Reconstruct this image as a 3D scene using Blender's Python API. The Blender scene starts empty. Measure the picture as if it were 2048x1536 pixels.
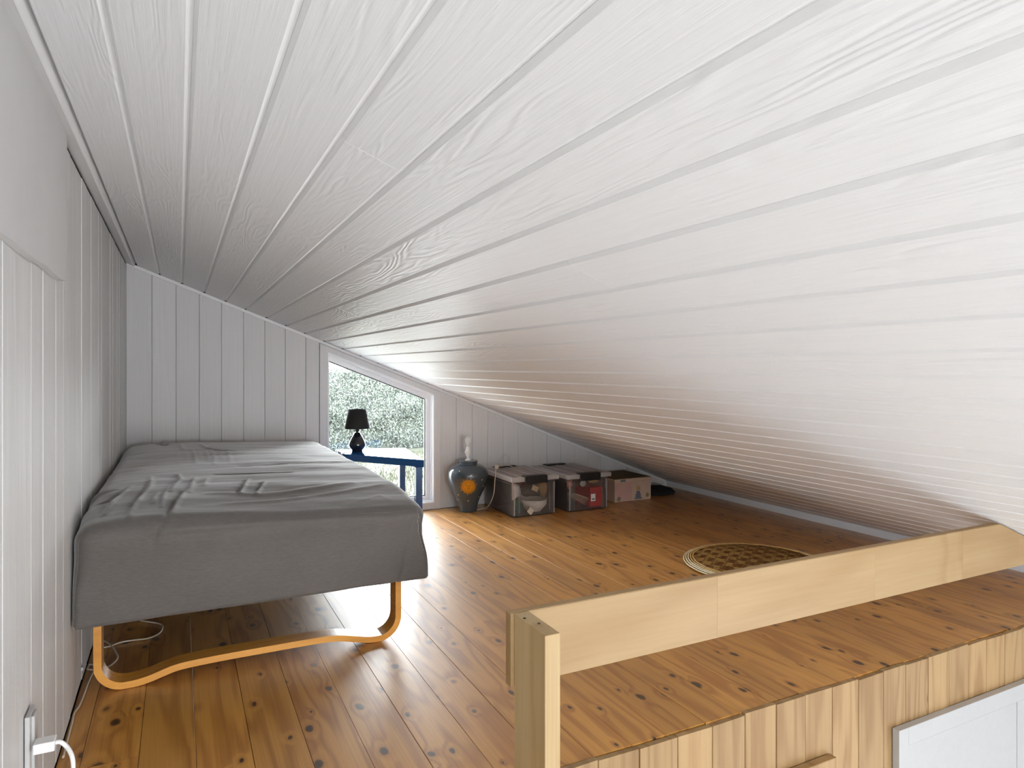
import bpy, bmesh, math, random
import numpy as np
from mathutils import Vector, noise
random.seed(7); np.random.seed(7)
S = bpy.context.scene
C = S.collection

# ------------------------------------------------------------------ camera, sky, lights, exposure
FP, HZ, CX = 1335.0, 735.0, 1024.0                 # focal length in pixels, horizon row, centre column
YAW = math.atan((CX - 358.0) / FP)
cd = bpy.data.cameras.new('camera'); cam = bpy.data.objects.new('camera', cd); C.objects.link(cam)
cam.location = (0, 0, 1.0); cam.rotation_euler = (math.pi/2, 0, -YAW)
cd.sensor_width = 36; cd.lens = FP/2048*36; cd.shift_y = -(768.0-HZ)/2048; cd.clip_start = 0.02; cd.clip_end = 300
S.camera = cam

S.view_settings.view_transform = 'Standard'; S.view_settings.look = 'None'
S.view_settings.gamma = 1; S.view_settings.use_curve_mapping = False
S.view_settings.exposure = 1.2
try: S.cycles.use_denoising = True
except Exception: pass
S.cycles.max_bounces = 9; S.cycles.diffuse_bounces = 6; S.cycles.transparent_max_bounces = 16

w = bpy.data.worlds.new('overcast_sky'); S.world = w; w.use_nodes = True
bg = w.node_tree.nodes['Background']; bg.inputs[0].default_value = (0.93, 0.965, 1.0, 1); bg.inputs[1].default_value = 13.0

def area(name, loc, rot, sx, sy, power, col=(1, 1, 1)):
    l = bpy.data.lights.new(name, 'AREA'); l.shape = 'RECTANGLE'; l.size = sx; l.size_y = sy; l.energy = power; l.color = col
    o = bpy.data.objects.new(name, l); C.objects.link(o); o.location = loc; o.rotation_euler = rot
    return o
# added fill lamps in the unseen lower room, then extra daylight at the gable window
area('room_fill', (1.7, -2.85, -0.95), (math.radians(90), 0, 0), 3.0, 1.8, 5, (0.95, 0.98, 1.0))  # unseen fill, the end wall is closed behind it
area('right_fill', (3.60, -1.1, -1.2), (math.radians(90), 0, math.radians(90)), 2.4, 1.4, 25, (0.95, 0.98, 1.0))  # unseen lamp added to brighten the left wall, no window there
area('left_fill', (-0.22, -1.3, -1.2), (math.radians(90), 0, math.radians(-90)), 2.0, 1.4, 2.0, (0.95, 0.98, 1.0))  # unseen lamp added to lift the ceiling from below, no window there
area('gable_daylight', (1.24, 4.70, 0.50), (math.radians(-90), 0, 0), 0.66, 0.85, 4.0, (0.95, 0.98, 1.0))
for nm, loc, rx, sx, sy in (('gable_window_portal', (1.24, 4.62, 0.56), -90, 0.74, 1.08), ('end_opening_portal', (0.75, -3.12, 0.56), 90, 1.7, 0.72)):
    area(nm, loc, (math.radians(rx), 0, 0), sx, sy, 1).data.cycles.is_portal = True   # guides the sampling of the sky, gives no light of its own

# ------------------------------------------------------------------ room measures (metres)
WL = -0.276      # left wall
GB = 4.467       # gable wall
KN = 3.69        # knee wall
FE = 1.42        # open edge of the loft floor
BACK = -3.0; LOW = -2.3
SL = 0.3967
def zc(x): return 1.507 - SL*x                      # underside of the sloping ceiling
AL = math.atan(SL); CA, SA = math.cos(AL), math.sin(AL)

# back-projection of measured photograph points on to real planes, used only to find real positions
Fv = (math.sin(YAW), math.cos(YAW)); Rv = (math.cos(YAW), -math.sin(YAW))
def ray(u, v):
    a = (u-CX)/FP; return (Fv[0]+a*Rv[0], Fv[1]+a*Rv[1], (HZ-v)/FP)
def onz(u, v, z): d = ray(u, v); t = (z-1)/d[2]; return Vector((d[0]*t, d[1]*t, z))
def onx(u, v, x): d = ray(u, v); t = x/d[0]; return Vector((x, d[1]*t, 1+d[2]*t))
def ony(u, v, y): d = ray(u, v); t = y/d[1]; return Vector((d[0]*t, y, 1+d[2]*t))

# ------------------------------------------------------------------ materials
def newmat(name):
    m = bpy.data.materials.new(name); m.use_nodes = True
    return m, m.node_tree, m.node_tree.nodes['Principled BSDF']
class NT:
    def __init__(s, t): s.t = t; s.L = t.links.new
    def n(s, ty, **k):
        x = s.t.nodes.new(ty)
        for a, b in k.items(): setattr(x, a, b)
        return x
    def put(s, sock, v):
        if isinstance(v, bpy.types.NodeSocket): s.L(v, sock)
        else: sock.default_value = v
    def math(s, op, a, b=0.0, c=0.0, clamp=False):
        x = s.n('ShaderNodeMath', operation=op, use_clamp=clamp)
        s.put(x.inputs[0], a); s.put(x.inputs[1], b); s.put(x.inputs[2], c)
        return x.outputs[0]
    def comb(s, x, y, z):
        q = s.n('ShaderNodeCombineXYZ'); s.put(q.inputs[0], x); s.put(q.inputs[1], y); s.put(q.inputs[2], z); return q.outputs[0]
    def mix(s, f, a, b, bt='MIX'):
        q = s.n('ShaderNodeMix', data_type='RGBA', blend_type=bt)
        s.put(q.inputs[0], f); s.put(q.inputs[6], a); s.put(q.inputs[7], b); return q.outputs[2]
    def noise(s, vec, scale=1, detail=2, rough=.5, dist=0):
        q = s.n('ShaderNodeTexNoise'); s.L(vec, q.inputs['Vector']); q.inputs['Scale'].default_value = scale
        q.inputs['Detail'].default_value = detail; q.inputs['Roughness'].default_value = rough; q.inputs['Distortion'].default_value = dist
        return q.outputs[0]
    def rng(s, v, a, b, c=0.0, d=1.0):
        q = s.n('ShaderNodeMapRange'); q.clamp = True; s.put(q.inputs[0], v)
        for i, k in enumerate((a, b, c, d)): q.inputs[i+1].default_value = k
        return q.outputs[0]
    def bump(s, h, st, dist=0.01):
        q = s.n('ShaderNodeBump'); q.inputs['Strength'].default_value = st; q.inputs['Distance'].default_value = dist
        s.L(h, q.inputs['Height']); return q.outputs[0]
def c4(c): return (c[0], c[1], c[2], 1)
def srgb(r, g, b):
    f = lambda v: (v/255/12.92) if v/255 <= .04045 else ((v/255+.055)/1.055)**2.4
    return (f(r), f(g), f(b))

def axes(t, axis):
    tc = t.n('ShaderNodeTexCoord'); sp = t.n('ShaderNodeSeparateXYZ'); t.L(tc.outputs['Object'], sp.inputs[0])
    X, Y, Z = sp.outputs
    oi = t.n('ShaderNodeObjectInfo'); r = t.math('MULTIPLY', oi.outputs['Random'], 57.0)
    al, ac, ot = {'x': (X, Y, Z), 'y': (Y, X, Z), 'z': (Z, X, Y)}[axis]
    return t.math('ADD', al, r), t.math('ADD', ac, t.math('MULTIPLY', r, .37)), t.math('ADD', ot, r), oi.outputs['Random']

def wood(name, light, dark, knot, axis='y', rough=.4, ring=46, knots=.5, spread=.22, bump=.25, ringmix=.55, coat=0.0, kd=(6.5, 3.0), ksize=.085):
    m, tr, b = newmat(name); t = NT(tr)
    al, ac, ot, rnd = axes(t, axis)
    kv = t.comb(t.math('MULTIPLY', ac, kd[0]), t.math('MULTIPLY', al, kd[1]), 0.0)
    kw = t.n('ShaderNodeTexNoise'); t.L(kv, kw.inputs['Vector']); kw.inputs['Scale'].default_value = 3
    kv2 = t.n('ShaderNodeVectorMath', operation='MULTIPLY_ADD'); t.L(kw.outputs['Color'], kv2.inputs[0]); kv2.inputs[1].default_value = (.12, .12, 0); t.L(kv, kv2.inputs[2])
    vo = t.n('ShaderNodeTexVoronoi', voronoi_dimensions='2D'); t.L(kv2.outputs[0], vo.inputs['Vector']); vo.inputs['Scale'].default_value = 1
    sc = t.n('ShaderNodeSeparateColor'); t.L(vo.outputs['Color'], sc.inputs[0])
    has = t.math('LESS_THAN', sc.outputs[0], knots)
    size = t.rng(sc.outputs[1], 0, 1, .35, 1.25)
    dd = t.math('DIVIDE', vo.outputs['Distance'], size)
    near = t.math('MULTIPLY', t.rng(dd, .02, .42, 1, 0), has)
    nv = t.comb(t.math('MULTIPLY', ac, 8.0), t.math('MULTIPLY', al, .75), t.math('MULTIPLY', ot, 4.0))
    nA = t.noise(nv, 1, 2, .45)
    arg = t.math('ADD', t.math('MULTIPLY', nA, float(ring)*1.6), t.math('MULTIPLY', t.math('MULTIPLY', near, near), 7.0))
    rings = t.rng(t.math('SINE', arg), -.6, 1, 0, 1)
    rings = t.math('POWER', rings, 1.7)
    nf = t.noise(t.comb(t.math('MULTIPLY', ac, 170.0), t.math('MULTIPLY', al, 3.0), t.math('MULTIPLY', ot, 60.0)), 1, 3, .6)
    nl = t.noise(t.comb(t.math('MULTIPLY', ac, 5.0), t.math('MULTIPLY', al, .9), 0.0), 1, 2, .5)
    f = t.math('ADD', t.math('MULTIPLY', rings, ringmix), t.math('MULTIPLY', t.rng(nf, .3, .7), .3))
    f = t.math('ADD', f, t.math('MULTIPLY', t.rng(nl, .3, .7), .25), clamp=True)
    col = t.mix(f, c4(light), c4(dark))
    val = t.rng(rnd, 0, 1, 1-spread, 1+spread)
    hsv = t.n('ShaderNodeHueSaturation'); t.L(col, hsv.inputs['Color']); t.L(val, hsv.inputs['Value'])
    hsv.inputs['Hue'].default_value = .5
    km = t.math('MULTIPLY', t.rng(dd, ksize*.6, ksize, 1, 0), has)
    halo = t.math('MULTIPLY', t.math('MULTIPLY', t.rng(dd, ksize*.8, ksize*2.6, 1, 0), has), .45)
    col = t.mix(halo, hsv.outputs[0], c4(dark)); col = t.mix(t.math('MULTIPLY', km, .9), col, c4(knot))
    t.L(col, b.inputs['Base Color'])
    rr = t.math('ADD', t.math('MULTIPLY', nf, .12), rough-.06); t.L(rr, b.inputs['Roughness'])
    b.inputs['Coat Weight'].default_value = coat; b.inputs['Coat Roughness'].default_value = .40
    h = t.math('ADD', t.math('MULTIPLY', rings, .5), nf)
    t.L(t.bump(h, bump, .0012), b.inputs['Normal'])
    return m

def paint(name, col, axis='y', rough=.4, grain=.5, streak=.06, spread=.03, ring=60, spec=.5, warm=None, dist=.0011, rc=(7.0, .55)):
    m, tr, b = newmat(name); t = NT(tr)
    al, ac, ot, rnd = axes(t, axis)
    nA = t.noise(t.comb(t.math('MULTIPLY', ac, rc[0]), t.math('MULTIPLY', al, rc[1]*1.3), t.math('MULTIPLY', ot, 3.0)), 1, 3, .5)
    rings = t.math('SINE', t.math('MULTIPLY', nA, float(ring)*2))
    nf = t.noise(t.comb(t.math('MULTIPLY', ac, 130.0), t.math('MULTIPLY', al, 2.2), t.math('MULTIPLY', ot, 50.0)), 1, 4, .65)
    blot = t.noise(t.comb(t.math('MULTIPLY', ac, 3.0), t.math('MULTIPLY', al, 1.3), t.math('MULTIPLY', ot, 1.3)), 1, 3, .5)
    msk = t.rng(blot, .42, .62)
    dk = tuple(k*(1-streak*2.2) for k in col); wm = warm or dk
    c = t.mix(t.math('MULTIPLY', t.rng(nf, .38, .72), .7), c4(col), c4(dk))
    c = t.mix(t.math('MULTIPLY', t.rng(blot, .35, .7), .35), c, c4(wm))
    hsv = t.n('ShaderNodeHueSaturation'); t.L(c, hsv.inputs['Color']); t.L(t.rng(rnd, 0, 1, 1-spread, 1+spread), hsv.inputs['Value'])
    t.L(hsv.outputs[0], b.inputs['Base Color'])
    b.inputs['Roughness'].default_value = rough; b.inputs['Specular IOR Level'].default_value = spec
    h = t.math('ADD', t.math('MULTIPLY', t.math('MULTIPLY', rings, msk), .45), t.math('MULTIPLY', nf, 1.2))
    t.L(t.bump(h, grain, dist), b.inputs['Normal'])
    return m

def plain(name, col, rough=.5, metal=0, coat=0, spec=.5, nz=0, nzs=40, bump=0):
    m, tr, b = newmat(name); t = NT(tr)
    b.inputs['Roughness'].default_value = rough; b.inputs['Metallic'].default_value = metal
    b.inputs['Coat Weight'].default_value = coat; b.inputs['Specular IOR Level'].default_value = spec
    tc = t.n('ShaderNodeTexCoord'); n = t.noise(tc.outputs['Object'], nzs, 3, .6)
    dk = tuple(k*(1-max(nz, .03)) for k in col)
    t.L(t.mix(t.rng(n, .3, .7), c4(col), c4(dk)), b.inputs['Base Color'])
    if bump: t.L(t.bump(n, bump, .002), b.inputs['Normal'])
    return m

M = {}
M['ceil'] = paint('white_painted_ceiling_board', (.85, .852, .85), 'y', .42, 1.0, .02, .012, 62, spec=.26, dist=.0011, rc=(8.0, .8))
M['trim'] = paint('white_painted_trim', (.78, .775, .765), 'y', .35, .3, .03)
M['trimx'] = paint('white_painted_window_timber', (.86, .86, .86), 'z', .3, .15, .02)
M['wall'] = paint('grey_white_painted_wall_board', (.67, .66, .645), 'z', .5, .9, .07, .035, 30, warm=(.62, .60, .575), dist=.0016)
M['gable'] = paint('grey_painted_gable_board', (.68, .668, .655), 'z', .5, .7, .04, .03, 30)
M['patch'] = plain('smooth_grey_painted_board', (.60, .59, .58), .55, nz=.05, nzs=5, bump=.05)
M['knee'] = paint('white_knee_wall_board', (.72, .74, .77), 'y', .45, .3, .03)
M['stone'] = plain('light_grey_stone_floor', (.66, .67, .69), .5)
M['void'] = plain('dark_gap', (.02, .017, .014), .9)
M['floor'] = wood('varnished_pine_floor', srgb(216, 158, 74), srgb(160, 100, 32), srgb(34, 16, 6), 'y', .42, 26, .85, .10, .3, .5, 1.0, (8.0, 4.6), .100)
M['panelw'] = wood('raw_pine_panel', srgb(168, 137, 93), srgb(140, 106, 65), srgb(110, 80, 60), 'z', .6, 30, .12, .10, .5, .6, 0, (5, 2.2), .06)
M['railw'] = wood('raw_spruce_rail', srgb(174, 145, 102), srgb(154, 121, 77), srgb(110, 76, 46), 'x', .5, 9, .12, .02, .15, .45, .05, (9, 3), .05)
M['postw'] = wood('raw_spruce_post', srgb(196, 172, 130), srgb(170, 140, 94), srgb(120, 90, 60), 'z', .5, 18, .1, .05, .2, .5, .05, (9, 3), .05)
M['bent'] = wood('bent_birch_veneer', srgb(238, 172, 76), srgb(204, 132, 46), srgb(150, 90, 40), 'x', .28, 22, 0, .03, .1, .35, .5)
M['white'] = plain('white_lacquer', (.45, .445, .435), .22, coat=.3)
M['whiteplastic'] = plain('white_plastic', (.82, .82, .81), .3)
M['greyplastic'] = plain('grey_white_plastic', (.50, .49, .48), .4)
M['cord'] = plain('cream_cord', (.66, .56, .45), .45)
M['whitecord'] = plain('white_cord', (.80, .79, .77), .4)
M['blue'] = plain('glossy_blue_lacquer', srgb(22, 86, 150), .08, coat=.8, spec=.7)
M['blacklamp'] = plain('black_glazed_ceramic', (.012, .013, .018), .12, coat=.5)
M['blackshade'] = plain('black_fabric_shade', (.012, .011, .010), .8)
M['shadein'] = plain('silver_shade_lining', (.35, .34, .33), .4)
M['vase'] = plain('slate_blue_glazed_ceramic', srgb(72, 82, 90), .22, coat=.4, nz=.25, nzs=6)
M['sun'] = plain('golden_yellow_paint', srgb(232, 160, 20), .5, nz=.35, nzs=90)
M['sundk'] = plain('ochre_paint', srgb(176, 104, 8), .55)
M['dot'] = plain('pale_yellow_paint', srgb(240, 220, 150), .5)
M['black'] = plain('black_plastic', (.008, .008, .009), .45)
M['bag'] = plain('black_cloth', (.012, .011, .011), .9)
def fabric():
    m, tr, b = newmat('grey_jersey_cover'); t = NT(tr)
    tc = t.n('ShaderNodeTexCoord'); mp = t.n('ShaderNodeMapping'); t.L(tc.outputs['Object'], mp.inputs[0]); mp.inputs['Scale'].default_value = (60, 60, 320)
    n1 = t.noise(mp.outputs[0], 1, 4, .7); n2 = t.noise(tc.outputs['Object'], 7, 3, .6)
    f = t.math('ADD', t.math('MULTIPLY', t.rng(n1, .3, .7), .6), t.math('MULTIPLY', n2, .4))
    t.L(t.mix(f, c4((.084, .074, .066)), c4((.136, .121, .109))), b.inputs['Base Color'])
    b.inputs['Roughness'].default_value = .72; b.inputs['Sheen Weight'].default_value = .65; b.inputs['Sheen Roughness'].default_value = .4
    t.L(t.bump(n1, .25, .0012), b.inputs['Normal'])
    return m
M['fabric'] = fabric()
def clearmat(name, tint, trans, rough, diff=None, dw=0.0):
    m, tr, b = newmat(name); t = NT(tr)
    tr.nodes.remove(b); out = tr.nodes['Material Output']
    tb = t.n('ShaderNodeBsdfTransparent'); tb.inputs[0].default_value = c4(tint)
    gl = t.n('ShaderNodeBsdfGlossy'); gl.inputs[0].default_value = (1, 1, 1, 1); gl.inputs['Roughness'].default_value = rough
    fr = t.n('ShaderNodeFresnel'); fr.inputs[0].default_value = 1.45
    mx = t.n('ShaderNodeMixShader'); t.L(fr.outputs[0], mx.inputs[0]); t.L(tb.outputs[0], mx.inputs[1]); t.L(gl.outputs[0], mx.inputs[2])
    last = mx.outputs[0]
    if dw:
        df = t.n('ShaderNodeBsdfDiffuse'); df.inputs[0].default_value = c4(diff)
        tl = t.n('ShaderNodeBsdfTranslucent'); tl.inputs[0].default_value = c4(diff)
        m1 = t.n('ShaderNodeMixShader'); m1.inputs[0].default_value = .5; t.L(df.outputs[0], m1.inputs[1]); t.L(tl.outputs[0], m1.inputs[2])
        m2 = t.n('ShaderNodeMixShader'); m2.inputs[0].default_value = dw; t.L(last, m2.inputs[1]); t.L(m1.outputs[0], m2.inputs[2]); last = m2.outputs[0]
    t.L(last, out.inputs[0])
    return m
M['glass'] = clearmat('window_glass', (.97, .985, .98), 1, .0)
M['crate'] = clearmat('clear_frosted_plastic', (.99, .99, .99), 1, .12, (.85, .85, .86), .05)
M['cratelid'] = clearmat('milky_clear_plastic_lid', (.97, .97, .97), 1, .15, (.92, .91, .92), .6)
M['crateglint'] = clearmat('milky_corner_glint', (.95, .95, .96), 1, .2, (.85, .85, .87), .35)  # milky tone stands in for the bright tub corners
M['cratetop'] = clearmat('clear_pinkish_lid_panel', (.93, .88, .87), 1, .2, (.66, .57, .55), .62)
M['bulb'] = clearmat('clear_bulb_glass', (.95, .95, .95), 1, .02, (.95, .95, .95), .5)

# ------------------------------------------------------------------ mesh helpers
def link(name, bm, mat, parent=None, smooth=False, loc=None, centre=True):
    """one mesh object; its origin is put at the bottom centre of its own bounds"""
    bmesh.ops.recalc_face_normals(bm, faces=bm.faces[:])
    me = bpy.data.meshes.new(name)
    if centre and len(bm.verts):
        xs = [v.co for v in bm.verts]
        o = Vector(((min(v.x for v in xs)+max(v.x for v in xs))/2, (min(v.y for v in xs)+max(v.y for v in xs))/2, min(v.z for v in xs)))
        bmesh.ops.translate(bm, verts=bm.verts[:], vec=-o)
    else: o = Vector((0, 0, 0))
    bm.to_mesh(me); bm.free()
    if smooth:
        for p in me.polygons: p.use_smooth = True
    for x in (mat if isinstance(mat, (list, tuple)) else [mat]): me.materials.append(x)
    ob = bpy.data.objects.new(name, me); C.objects.link(ob)
    if parent is not None:
        ob.parent = parent; wp = Vector(parent.get('wpos', (0, 0, 0)))
    else: wp = Vector((0, 0, 0))
    ob.location = (o if loc is None else Vector(loc)) - wp
    ob['wpos'] = tuple(o if loc is None else Vector(loc))
    return ob
def empty(name, loc, label, cat, group=None):
    o = bpy.data.objects.new(name, None); C.objects.link(o); o.location = loc; o['wpos'] = tuple(loc)
    o['label'] = label; o['category'] = cat
    if group: o['group'] = group
    return o
def tag(o, label, cat, group=None):
    o['label'] = label; o['category'] = cat
    if group: o['group'] = group
    return o
def struct(o, label=None, cat=None):
    o['kind'] = 'structure'
    if label: o['label'] = label
    if cat: o['category'] = cat
    return o
def box(bm, a, b, bev=0, seg=1):
    a, b = Vector(a), Vector(b)
    vs = bmesh.ops.create_cube(bm, size=1)['verts']
    for v in vs: v.co = Vector((a[i]+(v.co[i]+.5)*(b[i]-a[i]) for i in range(3)))
    if bev:
        es = list({e for v in vs for e in v.link_edges})
        bmesh.ops.bevel(bm, geom=es, offset=bev, segments=seg, affect='EDGES', profile=.5)
    return vs
def prism(bm, pts, vec):
    vec = Vector(vec); a = [bm.verts.new(p) for p in pts]; b = [bm.verts.new(Vector(p)+vec) for p in pts]
    n = len(pts); bm.faces.new(a); bm.faces.new(b[::-1])
    for i in range(n): bm.faces.new((a[i], b[i], b[(i+1) % n], a[(i+1) % n]))
def tube(bm, pts, r, n=8, cap=True):
    pts = [Vector(p) for p in pts]; rings = []
    up = Vector((0, 0, 1)); prev = None
    for i, p in enumerate(pts):
        d = (pts[min(i+1, len(pts)-1)]-pts[max(i-1, 0)]).normalized()
        if prev is None:
            s = d.cross(up)
            if s.length < 1e-3: s = d.cross(Vector((1, 0, 0)))
        else:
            s = prev - d*prev.dot(d)
        s.normalize(); prev = s; q = d.cross(s)
        rr = r[i] if isinstance(r, (list, tuple)) else r
        rings.append([bm.verts.new(p+s*(rr*math.cos(2*math.pi*k/n))+q*(rr*math.sin(2*math.pi*k/n))) for k in range(n)])
    for a, b in zip(rings, rings[1:]):
        for k in range(n): bm.faces.new((a[k], a[(k+1) % n], b[(k+1) % n], b[k]))
    if cap: bm.faces.new(rings[0][::-1]); bm.faces.new(rings[-1])
def smoothpath(pts, k=6):
    P = [Vector(p) for p in pts]; out = []
    for i in range(len(P)-1):
        p0, p1, p2, p3 = P[max(i-1, 0)], P[i], P[i+1], P[min(i+2, len(P)-1)]
        for j in range(k):
            t = j/k
            out.append(.5*((2*p1)+(p2-p0)*t+(2*p0-5*p1+4*p2-p3)*t*t+(3*p1-p0-3*p2+p3)*t**3))
    out.append(P[-1]); return out
def lathe(bm, prof, c, n=40, cap=True):
    c = Vector(c); rings = [[bm.verts.new(c+Vector((r*math.cos(2*math.pi*k/n), r*math.sin(2*math.pi*k/n), z))) for k in range(n)] for r, z in prof]
    for a, b in zip(rings, rings[1:]):
        for k in range(n): bm.faces.new((a[k], a[(k+1) % n], b[(k+1) % n], b[k]))
    if cap:
        bm.faces.new(rings[0][::-1]); bm.faces.new(rings[-1])
B = bmesh.new

# ================================================================== THE SETTING
# ---- loft floor: sub-floor and single pine planks
bm = B(); box(bm, (WL-.05, FE+.02, -.14), (KN+.05, GB+.1, -.024))
floor = struct(link('floor', bm, M['void']), 'loft floor of varnished knotty pine planks')
def plank(x0, x1, y0, y1, dz=0.0):
    g, c = .0007, .0002
    bm = B()
    prism(bm, [(x0+g, y0, -.022), (x0+g, y0, -c+dz), (x0+g+c, y0, dz), (x1-g-c, y0, dz), (x1-g, y0, -c+dz), (x1-g, y0, -.022)], (0, y1-y0, 0))
    return link('plank', bm, M['floor'], floor)
seams = [WL, -.223, -.092, .04, .171, .304, .438, .569, .703, .83, .951, 1.072, 1.199, 1.327]
while seams[-1] < KN-.13: seams.append(seams[-1]+.1255)
seams.append(KN)
rs = random.Random(3)
for i, (a, b) in enumerate(zip(seams, seams[1:])):
    y0 = FE+.018
    cuts = sorted(rs.uniform(y0+.5, GB-.3) for _ in range(1 if rs.random() < .75 else 2))
    if len(cuts) == 2 and cuts[1]-cuts[0] < .6: cuts = cuts[:1]
    if i in (5, 6, 7): cuts = [3.9+.1*i]
    ys = [y0+rs.uniform(-.002, .003)]+cuts+[GB]
    for q0, q1 in zip(ys, ys[1:]): plank(a, b, q0+.0006, q1-.0006, rs.uniform(-.0012, 0))

# ---- sloping ceiling: backing and single boards running the length of the room
bm = B()
prism(bm, [(WL-.1, BACK, zc(WL-.1)+.022), (KN+.2, BACK, zc(KN+.2)+.022), (KN+.2, BACK, zc(KN+.2)+.08), (WL-.1, BACK, zc(WL-.1)+.08)], (0, GB+.15-BACK, 0))
ceiling = struct(link('ceiling', bm, M['ceil']), 'sloping ceiling of wide white painted boards')
def cpt(x, d, y): return (x+d*SA, y, zc(x)+d*CA)         # a point d above the underside at x
def cboard(x0, x1, y0, y1, dd=0):
    g, cw, cdp, th = .00012, .0080, .0068, .0215
    bm = B()
    prism(bm, [cpt(x0+g, th, y0), cpt(x0+g, cdp+dd, y0), cpt(x0+g+cw*.45, cdp*.62+dd, y0), cpt(x0+g+cw, dd, y0), cpt(x1-g-cw, dd, y0), cpt(x1-g-cw*.45, cdp*.62+dd, y0), cpt(x1-g, cdp+dd, y0), cpt(x1-g, th, y0)], (0, y1-y0, 0))
    return link('board', bm, M['ceil'], ceiling)
xs = [WL+.002, -.224, -.103, .0165, .137, .256, .371, .492, .61, .7265, .8505]
while xs[-1] < KN-.1: xs.append(xs[-1]+.1185)
xs.append(KN+.06)
def onceil(u, v):
    d = ray(u, v); t = (zc(0)-1)/(d[2]+SL*d[0]); return (d[0]*t, d[1]*t)
joints = [onceil(470, 158), onceil(750, 316), onceil(990, 452), onceil(1185, 555), onceil(700, 285)]
for i, (a, b) in enumerate(zip(xs[1:], xs[2:])):
    cut = [j[1] for j in joints if a < j[0] < b][:1]
    if not cut: cut = [rs.choice([rs.uniform(-1.5, .4), rs.uniform(2.4, 4.0), rs.uniform(3.3, 4.2)])] if i > 5 else []
    ys = [BACK]+cut+[GB-.002]
    for q0, q1 in zip(ys, ys[1:]): cboard(a, b, q0+.0003, q1-.0003, rs.uniform(0, .0006))
# flat trim board between the left wall and the first ceiling board
bm = B(); prism(bm, [cpt(WL+.001, .02, BACK), cpt(WL+.004, -.010, BACK), cpt(-.232, -.013, BACK), cpt(-.229, -.010, BACK), cpt(-.229, .02, BACK)], (0, GB-.016-BACK, 0))
struct(link('trim_1', bm, M['trim']), 'narrow white trim between the left wall and the ceiling')
bm = B(); box(bm, (WL-.004, 2.06, zc(WL)-.0165), (WL+.0012, GB-.004, zc(WL)-.0112))  # near-black strip standing in for the shade of the gap above the boards
struct(link('gap_shade', bm, M['void']))
# quarter trim down the slope on the gable wall
bm = B()
x0, x1 = WL+.002, KN-.02
prism(bm, [(x0, GB-.014, zc(x0)-.001), (x1, GB-.014, zc(x1)-.001), (x1, GB-.014, zc(x1)-.020), (x0, GB-.014, zc(x0)-.020)], (0, .0135, 0))
struct(link('trim_3', bm, M['trim']), 'thin painted strip under the ceiling along the gable wall')

# ---- left wall
bm = B(); box(bm, (WL-.12, BACK, LOW), (WL-.018, GB+.12, zc(WL)+.06))
wall_left = struct(link('wall_left', bm, M['void']), 'left wall of vertical white painted boards')
ysl = [-2.9+.1345*k for k in range(0, 32)]
ysl = [y for y in ysl if y < 1.38]+[1.436, 1.574, 1.697, 1.829, 2.0]
while ysl[-1] < GB-.16: ysl.append(ysl[-1]+rs.choice([.118, .124, .131]))
ysl.append(GB)
for a, b in zip(ysl, ysl[1:]):
    zb = .012 if a > FE-.1 else LOW
    g, c = .0003, .0022; xx = WL+rs.uniform(-.0012, .0012); bm = B()
    prism(bm, [(WL-.017, a+g, zb), (xx-c, a+g, zb), (xx, a+g+c, zb), (xx, b-g-c, zb), (xx-c, b-g, zb), (WL-.017, b-g, zb)], (0, 0, zc(WL)-.0125-rs.uniform(0, .002)-zb))
    link('board', bm, M['wall'], wall_left)
# smooth patch board nailed high on the left wall, with a ragged lower edge
bm = B(); low = []
for k in range(15):
    y = .6+(2.05-.6)*k/14; low.append((WL+.002, y, 1.2175+.0035*math.sin(k*1.9)+.0025*math.sin(k*4.3)+.002*(k/14)))
prism(bm, low+[(WL+.002, 2.052, 1.35), (WL+.002, 2.049, 1.47), (WL+.002, 2.052, zc(WL)-.016), (WL+.002, .6, zc(WL)-.016)], (.016, 0, 0))
o = link('wall_panel', bm, M['patch']); tag(o, 'smooth grey painted sheet fixed high on the left wall, ragged lower edge', 'panel')

# ---- gable wall with a sloping window opening
OX0, OX1, OZ0, OD = .873, 1.612, .045, .060
gb0, gb1 = GB+.018, GB+.13
bm = B()
prism(bm, [(WL-.1, gb0, -.1), (OX0, gb0, -.1), (OX0, gb0, zc(OX0)+.03), (WL-.1, gb0, zc(WL-.1)+.03)], (0, gb1-gb0, 0))
prism(bm, [(OX1, gb0, -.1), (KN+.2, gb0, -.1), (KN+.2, gb0, zc(KN+.2)+.03), (OX1, gb0, zc(OX1)+.03)], (0, gb1-gb0, 0))
box(bm, (OX0, gb0, -.1), (OX1, gb1, OZ0-.002))
prism(bm, [(OX0, gb0, zc(OX0)-OD), (OX1, gb0, zc(OX1)-OD), (OX1, gb0, zc(OX1)+.03), (OX0, gb0, zc(OX0)+.03)], (0, gb1-gb0, 0))
wall_gable = struct(link('wall_back', bm, M['void']), 'gable wall of vertical grey painted boards')
gx = [WL, -.143, -.016, .11, .234, .36, .485, .608, .735, .822]
gr = [1.657]
while gr[-1] < KN-.14: gr.append(gr[-1]+.1245)
gr.append(KN)
def gboard(a, b):
    g, c = .0005, .0026; yy = GB+rs.uniform(-.0008, .0008); bm = B()
    prof = [(a+g, GB+.017), (a+g, yy+c), (a+g+c, yy), (b-g-c, yy), (b-g, yy+c), (b-g, GB+.017)]
    lo = [bm.verts.new((x, y, .0015)) for x, y in prof]; hi = [bm.verts.new((x, y, max(zc(x)-.004, .01))) for x, y in prof]
    bm.faces.new(lo); bm.faces.new(hi[::-1]); n = len(lo)
    for i in range(n): bm.faces.new((lo[i], hi[i], hi[(i+1) % n], lo[(i+1) % n]))
    link('board', bm, M['gable'], wall_gable)
for L in (gx, gr):
    for a, b in zip(L, L[1:]): gboard(a, b)
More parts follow.
